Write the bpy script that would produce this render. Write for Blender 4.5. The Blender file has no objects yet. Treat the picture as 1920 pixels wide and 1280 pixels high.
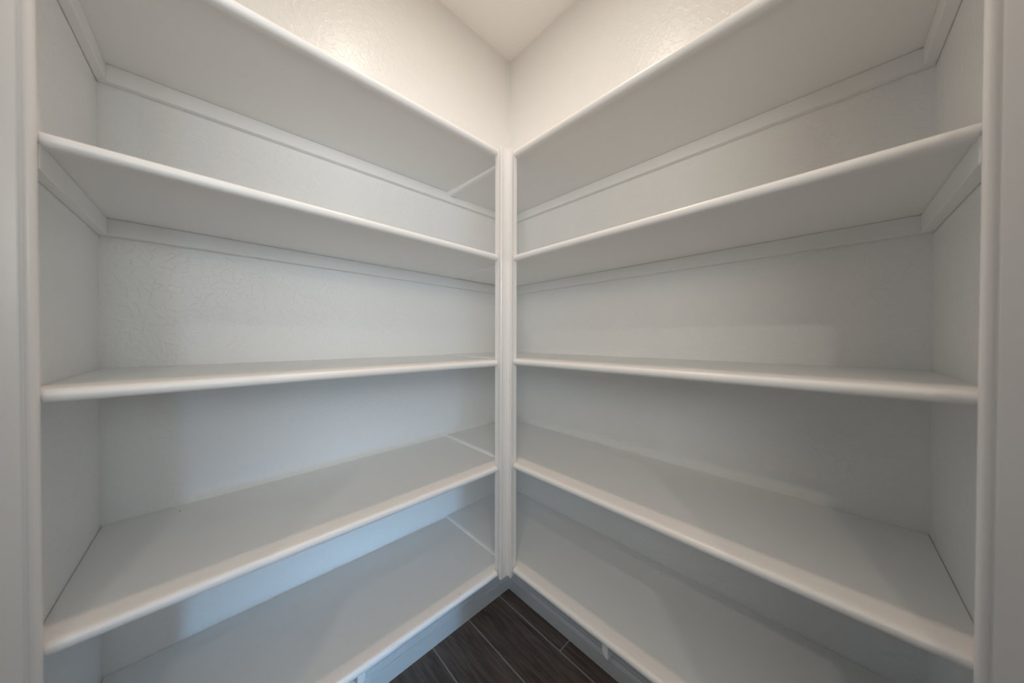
import bpy, math, random
from mathutils import Matrix, Vector

scene = bpy.context.scene
COL = scene.collection

# ------------------------------------------------------------------ camera
F, YAW, PITCH, ROLL = 572.39, -0.01716, 0.00931, -0.00201
CAM = Vector((1.09866, 1.15344, 1.300))
r2 = 1 / math.sqrt(2)
f0, s0, up = Vector((-r2, -r2, 0)), Vector((-r2, r2, 0)), Vector((0, 0, 1))
fw = f0 * math.cos(YAW) + s0 * math.sin(YAW)
rt = s0 * math.cos(YAW) - f0 * math.sin(YAW)
d = fw * math.cos(PITCH) - up * math.sin(PITCH)
u = up * math.cos(PITCH) + fw * math.sin(PITCH)
R = rt * math.cos(ROLL) - u * math.sin(ROLL)
U = u * math.cos(ROLL) + rt * math.sin(ROLL)
cd = bpy.data.cameras.new('camera')
cam = bpy.data.objects.new('camera', cd)
COL.objects.link(cam)
cam.matrix_world = Matrix(((R.x, U.x, -d.x, CAM.x), (R.y, U.y, -d.y, CAM.y), (R.z, U.z, -d.z, CAM.z), (0, 0, 0, 1)))
cd.sensor_width = 36.0
cd.lens = F / 1920 * 36.0
cd.shift_x = 0.878 / 1920
cd.shift_y = -1.277 / 1920
cd.clip_start = 0.02
cd.dof.use_dof = True
cd.dof.focus_distance = 1.05
cd.dof.aperture_fstop = 3.2
scene.camera = cam

# ------------------------------------------------------------------ world and lamps
w = bpy.data.worlds.new('world')
scene.world = w
w.use_nodes = True
w.node_tree.nodes['Background'].inputs[0].default_value = (0.75, 0.85, 1.0, 1)
w.node_tree.nodes['Background'].inputs[1].default_value = 0.3


def lamp(name, loc, target, energy, color, shape, sx, sy=None, spread=math.pi):
    l = bpy.data.lights.new(name, 'AREA')
    l.energy, l.color, l.shape, l.size, l.spread = energy, color, shape, sx, spread
    if sy:
        l.size_y = sy
    o = bpy.data.objects.new(name, l)
    COL.objects.link(o)
    o.location = loc
    o.rotation_euler = (Vector(target) - Vector(loc)).to_track_quat('-Z', 'Y').to_euler()
    return o


# recessed can in the pantry ceiling (bulb and its warmer downward cone)
lamp('pantry_can_light', (0.615, 0.600, 2.715), (0.615, 0.600, 0), 2.82, (1.0, 0.91, 0.785), 'DISK', 0.07)
lamp('pantry_can_cone', (0.615, 0.600, 2.712), (0.615, 0.600, 0), 0.80, (1.0, 0.42, 0.18), 'DISK', 0.06, None, math.radians(110))
# two cans in the kitchen ceiling, plus added fill panels aimed slightly upward
lamp('kitchen_can_light', (1.75, 2.25, 2.70), (1.75, 2.25, 0), 6.0, (1.0, 0.92, 0.78), 'DISK', 0.06)
lamp('kitchen_can_light', (2.25, 1.75, 2.70), (2.25, 1.75, 0), 6.0, (1.0, 0.92, 0.78), 'DISK', 0.06)
lamp('kitchen_fill', (1.95, 1.95, 1.75), (0.5, 0.5, 2.3), 5.4, (0.86, 0.92, 0.93), 'RECTANGLE', 0.5, 0.5, math.radians(120))
lamp('kitchen_fill', (1.62, 1.62, 1.90), (0.5, 0.5, 2.3), 2.0, (1.0, 0.74, 0.48), 'RECTANGLE', 0.4, 0.3, math.radians(130))
lamp('kitchen_fill', (1.70, 2.32, 1.75), (1.0, 0.0, 2.5), 1.4, (1.0, 0.92, 0.95), 'RECTANGLE', 0.4, 0.5, math.radians(120))
lamp('kitchen_fill', (1.20, 2.40, 1.75), (1.1, 0.0, 2.4), 2.1, (0.97, 1.0, 0.97), 'RECTANGLE', 0.5, 0.5, math.radians(120))
# blue daylight through a far glass door of the kitchen
lamp('glass_door_daylight', (3.0, 7.2, 1.05), (0.8, 0.0, 0.9), 24.0, (0.43, 0.72, 1.0), 'RECTANGLE', 0.3, 2.0)
lamp('glass_door_daylight', (4.5, 7.2, 1.05), (0.6, 0.0, 0.9), 40.0, (0.43, 0.72, 1.0), 'RECTANGLE', 2.4, 2.0)
lamp('window_daylight', (1.0, 7.2, 2.2), (0.9, 0.0, 1.5), 8.0, (0.66, 0.85, 1.0), 'RECTANGLE', 1.3, 0.8)
lamp('low_blue_fill', (3.0, 7.2, 0.42), (0.72, 0.0, 0.36), 0.85, (0.34, 0.64, 1.0), 'RECTANGLE', 0.3, 0.4, math.radians(11))  # added narrow fill beam, tints only the lowest left bay blue

scene.view_settings.view_transform = 'Standard'
scene.view_settings.look = 'None'
scene.view_settings.gamma = 1.0
scene.view_settings.use_curve_mapping = False
scene.view_settings.exposure = 0.09
scene.cycles.max_bounces = 8
scene.cycles.diffuse_bounces = 7
scene.cycles.glossy_bounces = 3
scene.cycles.adaptive_threshold = 0.03
scene.cycles.caustics_reflective = False


# ------------------------------------------------------------------ materials
def mat(name, color, rough, spec=0.5, bump=None, bump_strength=0.1, bump_dist=0.002, tint=None):
    m = bpy.data.materials.new(name)
    m.use_nodes = True
    nt = m.node_tree
    b = nt.nodes['Principled BSDF']
    b.inputs['Base Color'].default_value = (*color, 1)
    b.inputs['Roughness'].default_value = rough
    b.inputs['Specular IOR Level'].default_value = spec
    tc = nt.nodes.new('ShaderNodeTexCoord')
    if bump == 'trowel':          # skip trowelled drywall: worm-like ridges and smooth islands
        wn = nt.nodes.new('ShaderNodeTexNoise')
        wn.inputs['Scale'].default_value = 22
        nt.links.new(tc.outputs['Object'], wn.inputs['Vector'])
        add = nt.nodes.new('ShaderNodeMixRGB')
        add.blend_type = 'ADD'
        add.inputs[0].default_value = 0.05
        nt.links.new(tc.outputs['Object'], add.inputs[1])
        nt.links.new(wn.outputs['Color'], add.inputs[2])
        v = nt.nodes.new('ShaderNodeTexVoronoi')
        v.feature = 'F1'
        v.inputs['Scale'].default_value = 56
        nt.links.new(add.outputs[0], v.inputs['Vector'])
        ramp = nt.nodes.new('ShaderNodeValToRGB')
        ramp.color_ramp.elements[0].position = 0.45
        ramp.color_ramp.elements[1].position = 0.62
        nt.links.new(v.outputs['Distance'], ramp.inputs[0])
        n2 = nt.nodes.new('ShaderNodeTexNoise')
        n2.inputs['Scale'].default_value = 130
        n2.inputs['Detail'].default_value = 3
        nt.links.new(tc.outputs['Object'], n2.inputs['Vector'])
        mx = nt.nodes.new('ShaderNodeMath')
        mx.operation = 'MULTIPLY_ADD'
        mx.inputs[1].default_value = 0.6
        nt.links.new(n2.outputs['Fac'], mx.inputs[0])
        nt.links.new(ramp.outputs[0], mx.inputs[2])
        h = mx.outputs[0]
    elif bump == 'brush':
        n2 = nt.nodes.new('ShaderNodeTexNoise')
        n2.inputs['Scale'].default_value = 260
        n2.inputs['Detail'].default_value = 3
        nt.links.new(tc.outputs['Object'], n2.inputs['Vector'])
        h = n2.outputs['Fac']
    if bump in ('trowel', 'brush'):
        bp = nt.nodes.new('ShaderNodeBump')
        bp.inputs['Strength'].default_value = bump_strength
        bp.inputs['Distance'].default_value = bump_dist
        nt.links.new(h, bp.inputs['Height'])
        nt.links.new(bp.outputs[0], b.inputs['Normal'])
    return m


WALL = mat('semi_gloss_wall_paint', (0.865, 0.865, 0.855), 0.33, 0.42, 'trowel', 0.38, 0.0012)
CEIL = mat('flat_ceiling_paint', (0.92, 0.91, 0.895), 0.8, 0.2, 'trowel', 0.15, 0.0015)
TRIM = mat('semi_gloss_trim_paint', (0.88, 0.876, 0.868), 0.32, 0.5, 'brush', 0.03, 0.0002)
SHELF = mat('satin_shelf_paint', (0.865, 0.862, 0.852), 0.38, 0.5, 'brush', 0.04, 0.0003)
KITCHEN = mat('kitchen_wall_paint', (0.30, 0.295, 0.29), 0.7, 0.3)
GROUT = mat('grey_grout', (0.46, 0.43, 0.40), 0.8, 0.2, 'brush', 0.2)
DARKFLOOR = mat('dark_kitchen_floor', (0.06, 0.047, 0.04), 0.5, 0.3)
CHIP = mat('white_paint_chip', (0.8, 0.79, 0.77), 0.6)
SPECK = mat('dark_speck', (0.04, 0.035, 0.03), 0.7)


def wood_tile():
    m = bpy.data.materials.new('dark_wood_look_tile')
    m.use_nodes = True
    nt = m.node_tree
    b = nt.nodes['Principled BSDF']
    tc = nt.nodes.new('ShaderNodeTexCoord')
    oi = nt.nodes.new('ShaderNodeObjectInfo')
    mp = nt.nodes.new('ShaderNodeMapping')
    mp.inputs['Scale'].default_value = (26, 2.4, 20)
    cmb = nt.nodes.new('ShaderNodeCombineXYZ')
    mul = nt.nodes.new('ShaderNodeMath')
    mul.operation = 'MULTIPLY'
    mul.inputs[1].default_value = 40
    nt.links.new(oi.outputs['Random'], mul.inputs[0])
    nt.links.new(mul.outputs[0], cmb.inputs[0])
    nt.links.new(mul.outputs[0], cmb.inputs[1])
    nt.links.new(tc.outputs['Object'], mp.inputs['Vector'])
    nt.links.new(cmb.outputs[0], mp.inputs['Location'])
    n = nt.nodes.new('ShaderNodeTexNoise')
    n.inputs['Scale'].default_value = 1.6
    n.inputs['Detail'].default_value = 8
    n.inputs['Roughness'].default_value = 0.62
    n.inputs['Distortion'].default_value = 1.2
    nt.links.new(mp.outputs[0], n.inputs['Vector'])
    rp = nt.nodes.new('ShaderNodeValToRGB')
    e = rp.color_ramp.elements
    e[0].position, e[0].color = 0.30, (0.078, 0.058, 0.048, 1)
    e[1].position, e[1].color = 0.72, (0.25, 0.19, 0.158, 1)
    nt.links.new(n.outputs['Fac'], rp.inputs[0])
    nt.links.new(rp.outputs[0], b.inputs['Base Color'])
    b.inputs['Roughness'].default_value = 0.42
    b.inputs['Specular IOR Level'].default_value = 0.35
    bp = nt.nodes.new('ShaderNodeBump')
    bp.inputs['Strength'].default_value = 0.15
    bp.inputs['Distance'].default_value = 0.001
    nt.links.new(n.outputs['Fac'], bp.inputs['Height'])
    nt.links.new(bp.outputs[0], b.inputs['Normal'])
    return m


TILE = wood_tile()


# ------------------------------------------------------------------ helpers
def mesh(name, verts, faces, material, parent=None, smooth=False):
    off = parent.location if parent else Vector((0, 0, 0))
    if parent and parent.parent:
        off = off + parent.parent.location
    me = bpy.data.meshes.new(name)
    me.from_pydata([Vector(v) - off for v in verts], [], faces)
    import bmesh
    bm = bmesh.new()
    bm.from_mesh(me)
    bmesh.ops.recalc_face_normals(bm, faces=bm.faces)
    bm.to_mesh(me)
    bm.free()
    me.materials.append(material)
    if smooth:
        for p in me.polygons:
            p.use_smooth = True
        me.set_sharp_from_angle(angle=math.radians(38))
    o = bpy.data.objects.new(name, me)
    COL.objects.link(o)
    if parent:
        o.parent = parent
    return o


def prism(loop_a, loop_b):
    """two matching 3D loops joined into a closed solid"""
    n = len(loop_a)
    v = list(loop_a) + list(loop_b)
    f = [tuple(range(n - 1, -1, -1)), tuple(range(n, 2 * n))]
    f += [(i, (i + 1) % n, n + (i + 1) % n, n + i) for i in range(n)]
    return v, f


def box(x0, x1, y0, y1, z0, z1):
    return prism([(x0, y0, z0), (x1, y0, z0), (x1, y1, z0), (x0, y1, z0)],
                 [(x0, y0, z1), (x1, y0, z1), (x1, y1, z1), (x0, y1, z1)])


def structure(name, vf, material):
    o = mesh(name, vf[0], vf[1], material)
    o['kind'] = 'structure'
    return o


def thing(name, label, category, loc, group=None):
    o = bpy.data.objects.new(name, None)
    o.empty_display_size = 0.05
    o.location = loc
    COL.objects.link(o)
    o['label'], o['category'] = label, category
    if group:
        o['group'] = group
    return o


def bevel(o, width, segments=2):
    md = o.modifiers.new('eased_edges', 'BEVEL')
    md.width, md.segments, md.limit_method = width, segments, 'ANGLE'
    md.angle_limit = math.radians(40)
    return o


def swap(vf):
    """mirror a left-wall solid onto the right wall (x <-> y)"""
    return [(y, x, z) for x, y, z in vf[0]], vf[1]


# ------------------------------------------------------------------ setting
HC = 2.7257          # ceiling
XL, YR = 1.291, 1.3088   # end walls of the two shelf runs
DL, DR = 0.390, 0.383    # front of the nosings, left run and right run
FAR = 7.5

FL = 1.76            # planks are laid one by one up to here
floor = structure('floor', box(-0.12, FL, -0.12, FL, -0.06, -0.0016), GROUT)
ell = [(FL, -0.12), (FAR, -0.12), (FAR, FAR), (-0.12, FAR), (-0.12, FL), (FL, FL)]
structure('floor_kitchen', prism([(x, y, -0.06) for x, y in ell], [(x, y, -0.001) for x, y in ell]), DARKFLOOR)
structure('ceiling', box(-0.12, FAR, -0.12, FAR, HC, HC + 0.08), CEIL)
structure('wall_left', box(-0.12, XL, -0.12, 0.0, 0, HC), WALL)
structure('wall_right', box(-0.12, 0.0, 0.0, YR, 0, HC), WALL)
structure('wall_left_end', box(XL, FAR, -0.12, DL, 0, HC), WALL)
structure('wall_right_end', box(-0.12, DR, YR, FAR, 0, HC), WALL)
structure('wall_back_left', box(FAR, FAR + 0.1, DL, FAR, 0, HC), KITCHEN)
structure('wall_back_right', box(DR, FAR, FAR, FAR + 0.1, 0, HC), KITCHEN)
# diagonal wall with the doorway the picture is taken from
JX, JY = 1.36, 0.76          # left jamb, pantry side (the right jamb mirrors it)
Sa, TH = JX + JY, 0.16
E0 = DL


def diag_piece(z0, z1, pts):
    return prism([(x, y, z0) for x, y in pts], [(x, y, z1) for x, y in pts])


left_piece = [(JX, JY), (Sa - E0, E0), (Sa + TH - E0, E0), (JX + TH / 2, JY + TH / 2)]
right_piece = [(y, x) for x, y in left_piece]
right_piece[1] = (DR, Sa - DR)
right_piece[2] = (DR, Sa + TH - DR)
structure('wall_front_left', diag_piece(0, HC, left_piece), WALL)
structure('wall_front_right', diag_piece(0, HC, right_piece), WALL)
structure('wall_front', diag_piece(2.08, HC, [left_piece[0], left_piece[3], right_piece[3], right_piece[0]]), WALL)

# floor planks: rows run parallel to the right wall
ROWS = [0.0, 0.0790, 0.2680, 0.4525, 0.6385, 0.8245, 1.0105, 1.1965, 1.3825, 1.5685, 1.7545]
STARTS = [[0.0, 0.391, 1.59], [0.0, 0.89, 1.9], [0.0, 1.24, 1.9], [0.0, 0.66, 1.86]]
rnd = random.Random(3)
G = 0.0028
for i in range(len(ROWS) - 1):
    st = STARTS[i % 4]
    for j in range(len(st) - 1):
        x0, x1 = ROWS[i] + (G if i else 0.0), ROWS[i + 1] - G
        y0, y1 = st[j] + (G if j else 0.0), st[j + 1] - G
        if y0 < 0.39 and x0 > XL - 0.02:
            y0 = 0.39
        if x1 > XL and y0 < 0.39:
            x1 = XL
        if y1 > YR and x0 < DR:
            y1 = YR if x0 < DR - 0.01 else y1
        if y1 - y0 < 0.05:
            continue
        o = mesh('plank', *box(x0, x1, y0, y1, -0.0100, 0.0), TILE, floor)
        bevel(o, 0.0012, 1)

# baseboards with a stepped top, mitred in the corner
BB = [(0, 0), (0.0140, 0), (0.0140, 0.0560), (0.0118, 0.0610), (0.0118, 0.0640), (0.0080, 0.0670), (0.0080, 0.0760),
      (0.0050, 0.0810), (0.0035, 0.0880), (0, 0.0890)]


def baseboard(name, length, right):
    a = [(t, t, z) for t, z in BB]
    b = [(length, t, z) for t, z in BB]
    vf = prism(a, b)
    return structure(name, swap(vf) if right else vf, TRIM)


baseboard('baseboard_left', XL, False)
baseboard('baseboard_right', YR, True)

# ------------------------------------------------------------------ shelves
T_NOSE, T_BOARD, D_NOSE = 0.0206, 0.0160, 0.020
# height at the corner post, rise along the run per metre, rise towards the wall
LEFT = [(1.9301, -0.0077, 0.010), (1.5791, 0.0111, -0.003), (1.2254, 0.0012, 0.0025), (0.8695, -0.0056, 0.0025), (0.5143, 0.0016, 0.002)]
RIGHT = [(1.9287, -0.0009, 0.006), (1.5788, 0.0061, -0.004), (1.2297, 0.0017, 0.001), (0.8780, -0.0011, 0.0025), (0.5221, 0.0020, 0.000)]
ORDER = ['topmost', 'second from the top', 'middle', 'fourth from the top', 'lowest']
NOTE = ['just under the cream upper wall', 'with a pale batten under its back edge', 'seen edge-on at eye level',
        'with its top in view, above the lowest shelf', 'just above the baseboard and dark floor']


def nose_profile(depth0, depth1):
    """rounded front edge: (distance from wall, height below the top)"""
    pts = [(depth0, -T_NOSE), (depth0, 0.0)]
    for k in range(13):
        a = math.pi / 2 - math.pi * k / 12
        c, s = math.cos(a), math.sin(a)
        rx = 0.0125
        px = depth1 - rx + rx * math.copysign(abs(c) ** 0.85, c) if c > 1e-9 else depth1 - rx
        pz = -T_NOSE / 2 + T_NOSE / 2 * math.copysign(abs(s) ** 0.85, s)
        pts.append((px, pz))
    return pts


def shelf_run(level, right):
    h, slope, tilt = (RIGHT if right else LEFT)[level]
    front = DR if right else DL
    end = YR if right else XL
    conv = swap if right else (lambda vf: vf)
    back = front - D_NOSE

    def z(t, dist):              # t along the run, dist from the wall
        return h + slope * (t - 0.4) + tilt * max(0.0, (back - dist) / back)

    side = 'right' if right else 'left'
    label = {0: f'topmost white shelf along the {side} wall, {NOTE[0]}',
             1: f'second white shelf from the top along the {side} wall, pale batten under it',
             2: f'middle white shelf along the {side} wall, {NOTE[2]}',
             3: f'fourth white shelf from the top along the {side} wall, its whole top showing',
             4: f'lowest white shelf along the {side} wall, {NOTE[4]}'}[level]
    mid = (end + 0.4) / 2
    loc = (back / 2, mid, h) if right else (mid, back / 2, h)
    t = thing('wall_shelf', label, 'shelf', loc, f'white shelves along the {side} wall')
    # board: the right boards run through to the left wall, the left boards butt against them
    t0 = 0.0 if right else DR + 0.0006
    a = [(t0, 0.0005, z(t0, 0) - 0.0004), (t0, back, z(t0, back) - 0.0004), (t0, back, z(t0, back) - T_BOARD), (t0, 0.0005, z(t0, 0) - T_BOARD)]
    if right:
        a[0] = (0.0005, *a[0][1:]); a[1] = (0.0005, *a[1][1:]); a[2] = (0.0005, *a[2][1:]); a[3] = (0.0005, *a[3][1:])
    e = end - 0.0005
    b = [(e, 0.0005, z(e, 0) - 0.0004), (e, back, z(e, back) - 0.0004), (e, back, z(e, back) - T_BOARD), (e, 0.0005, z(e, 0) - T_BOARD)]
    bevel(mesh('board', *conv(prism(a, b)), SHELF, t), 0.0012, 2)
    # front nosing, between the corner post and the end upright
    n0, n1 = (0.4215, 1.3083) if right else (0.4242, 1.2905)
    pr = nose_profile(back, front)
    segs = [(n0, n1)]
    if right:
        segs.append((0.0005, 0.3690))
    for s0_, s1_ in segs:
        la = [(s0_, q, h + slope * (s0_ - 0.4) + zz) for q, zz in pr]
        lb = [(s1_, q, h + slope * (s1_ - 0.4) + zz) for q, zz in pr]
        o = mesh('nosing', *conv(prism(la, lb)), TRIM, t, smooth=True)
    # battens under the two shelves whose undersides show
    if level < 2:
        c0 = 0.0005 if right else 0.0195
        zb = lambda q, dist: z(q, dist) - T_BOARD - 0.0002
        CH, CD = 0.038, 0.019
        la = [(c0, 0.0003, zb(c0, 0)), (c0, CD, zb(c0, CD)), (c0, CD, zb(c0, CD) - CH), (c0, 0.0003, zb(c0, 0) - CH)]
        lb = [(e, 0.0003, zb(e, 0)), (e, CD, zb(e, CD)), (e, CD, zb(e, CD) - CH), (e, 0.0003, zb(e, 0) - CH)]
        bevel(mesh('batten', *conv(prism(la, lb)), SHELF, t), 0.0015, 2)
        x1, x0 = end - 0.0004, end - (CD if right else 0.0158)
        y0, y1 = CD + 0.0003, front - 0.004
        la = [(x0, y0, zb(x0, y0)), (x1, y0, zb(x1, y0)), (x1, y0, zb(x1, y0) - CH), (x0, y0, zb(x0, y0) - CH)]
        lb = [(x0, y1, zb(x0, y1)), (x1, y1, zb(x1, y1)), (x1, y1, zb(x1, y1) - CH), (x0, y1, zb(x0, y1) - CH)]
        bevel(mesh('batten', *conv(prism(la, lb)), SHELF, t), 0.0015, 2)
    return t


for lv in range(5):
    shelf_run(lv, False)
    shelf_run(lv, True)

# ------------------------------------------------------------------ corner post and end uprights
Z0, Z1 = 0.4945, 1.9300


def vertical(name, outline, z0, z1, material, parent):
    return mesh(name, *prism([(x, y, z0) for x, y in outline], [(x, y, z1) for x, y in outline]), material, parent, smooth=True)


def casing_profile(x_edge, sign, width, y0, y1):
    """flat casing seen in plan: rounded bead at x_edge, a groove, a flat field; runs in direction sign*x"""
    d_ = y1 - y0
    pts = [(0.0010, 0), (0.0002, 0.35), (0.0000, 0.60), (0.0012, 0.86), (0.0040, 1.0), (0.0074, 1.0), (0.0096, 0.92), (0.0104, 0.80),
           (0.0112, 0.78), (0.0124, 0.86), (0.0150, 0.905), (width * 0.72, 0.93), (width, 0.93), (width, 0)]
    return [(x_edge + sign * a, y0 + b_ * d_) for a, b_ in pts]


post = thing('corner_post', 'narrow white grooved corner post where the left and right shelves meet', 'post', (0.39, 0.39, Z0))
stud = [(0.3635, 0.3705), (0.4205, 0.3705), (0.4205, 0.3880), (0.3812, 0.3880), (0.3812, 0.4180), (0.3635, 0.4180)]
bevel(vertical('post_core', stud, Z0, Z1 - 0.012, TRIM, post), 0.001, 1)
lp = [(0.4205, 0.3882), (0.4230, 0.3930), (0.4238, 0.4000), (0.4232, 0.4040), (0.4212, 0.4058), (0.4172, 0.4058), (0.4156, 0.4046),
      (0.4148, 0.4034), (0.4130, 0.4034), (0.4110, 0.4042), (0.3935, 0.4042), (0.3935, 0.3882)]
vertical('moulding', lp, Z0, Z1 + 0.001, TRIM, post)
rp = [(0.3814, 0.3882), (0.3933, 0.3882), (0.3933, 0.4110), (0.3926, 0.4118), (0.3926, 0.4136), (0.3936, 0.4146), (0.3942, 0.4160), (0.3942, 0.4190),
      (0.3932, 0.4208), (0.3910, 0.4214), (0.3860, 0.4206), (0.3814, 0.4190)]
vertical('moulding', rp, Z0 + 0.0005, Z1 + 0.0005, TRIM, post)

ul = thing('end_upright', 'white moulded upright closing the left end of the left shelves', 'upright', (1.30, 0.397, 0), 'uprights at the shelf ends')
vertical('casing', casing_profile(1.2748, 1, 0.057, 0.3904, 0.4060), 0.001, 2.10, TRIM, ul)
ur = thing('end_upright', 'white moulded upright closing the right end of the right shelves', 'upright', (0.388, 1.32, 0), 'uprights at the shelf ends')
pr = [(y, x) for x, y in casing_profile(1.2895, 1, 0.057, 0.3834, 0.3965)]
vertical('casing', pr, 0.001, 2.10, TRIM, ur)

# ------------------------------------------------------------------ support ribs below the lowest shelves
def rib(right, t0, t1, front, zb, zt, label):
    """rib running from the wall to the front edge, lower corner nearest the post rounded over"""
    r = 0.016
    prof = [(t1, zt), (t0, zt), (t0, zb + r * 1.6)]
    for k in range(1, 7):
        a = math.pi / 2 * k / 6
        prof.append((t0 + (t1 - t0) * (1 - math.cos(a)), zb + r * 1.6 * (1 - math.sin(a))))
    a_ = [(t, 0.0004, z_) for t, z_ in prof]
    b_ = [(t, front, z_) for t, z_ in prof]
    vf = prism(a_, b_)
    loc = (0.2, t0, zb) if right else (t0, 0.2, zb)
    o = mesh('shelf_rib', *(swap(vf) if right else vf), TRIM, None, smooth=True)
    o['label'], o['category'], o['group'] = label, 'bracket', 'ribs under the lowest shelves'
    return o


rib(True, 0.7400, 0.7570, 0.3600, 0.4490, 0.5045, 'small white rib under the lowest right shelf, above the baseboard')
rib(False, 0.8376, 0.8555, 0.3640, 0.4400, 0.4975, 'small white rib under the lowest left shelf, at the frame edge')


# ------------------------------------------------------------------ crumbs left from the painting
def crumb(name, label, cat, loc, size, material, seed, group):
    r = random.Random(seed)
    n = 7
    ring = [(size * (0.7 + 0.5 * r.random()) * math.cos(6.283 * k / n), size * (0.7 + 0.5 * r.random()) * math.sin(6.283 * k / n)) for k in range(n)]
    x, y, z = loc
    vf = prism([(x + a, y + b, z) for a, b in ring], [(x + a * 0.6, y + b * 0.6, z + size * 0.7) for a, b in ring])
    o = mesh(name, *vf, material)
    o['label'], o['category'], o['group'] = label, cat, group


crumb('paint_chip', 'tiny white paint chip on the dark floor, the one nearer the corner', 'chip', (0.1493, 0.031, 0.0001), 0.0016, CHIP, 1, 'paint chips on the floor')
crumb('paint_chip', 'tiny white paint chip on the dark floor, farther out along the baseboard', 'chip', (0.1826, 0.0262, 0.0001), 0.0014, CHIP, 2, 'paint chips on the floor')
crumb('dark_crumb', 'tiny dark crumb near the front of the lowest left shelf', 'crumb', (0.567, 0.376, 0.5147), 0.0015, SPECK, 3, 'dark crumbs on the shelves')
crumb('dark_crumb', 'tiny dark crumb at the back of the fourth left shelf', 'crumb', (1.1668, 0.0354, 0.8672), 0.0012, SPECK, 4, 'dark crumbs on the shelves')
crumb('dark_crumb', 'tiny dark crumb on the lowest right shelf', 'crumb', (0.0489, 0.7777, 0.5226), 0.0014, SPECK, 5, 'dark crumbs on the shelves')
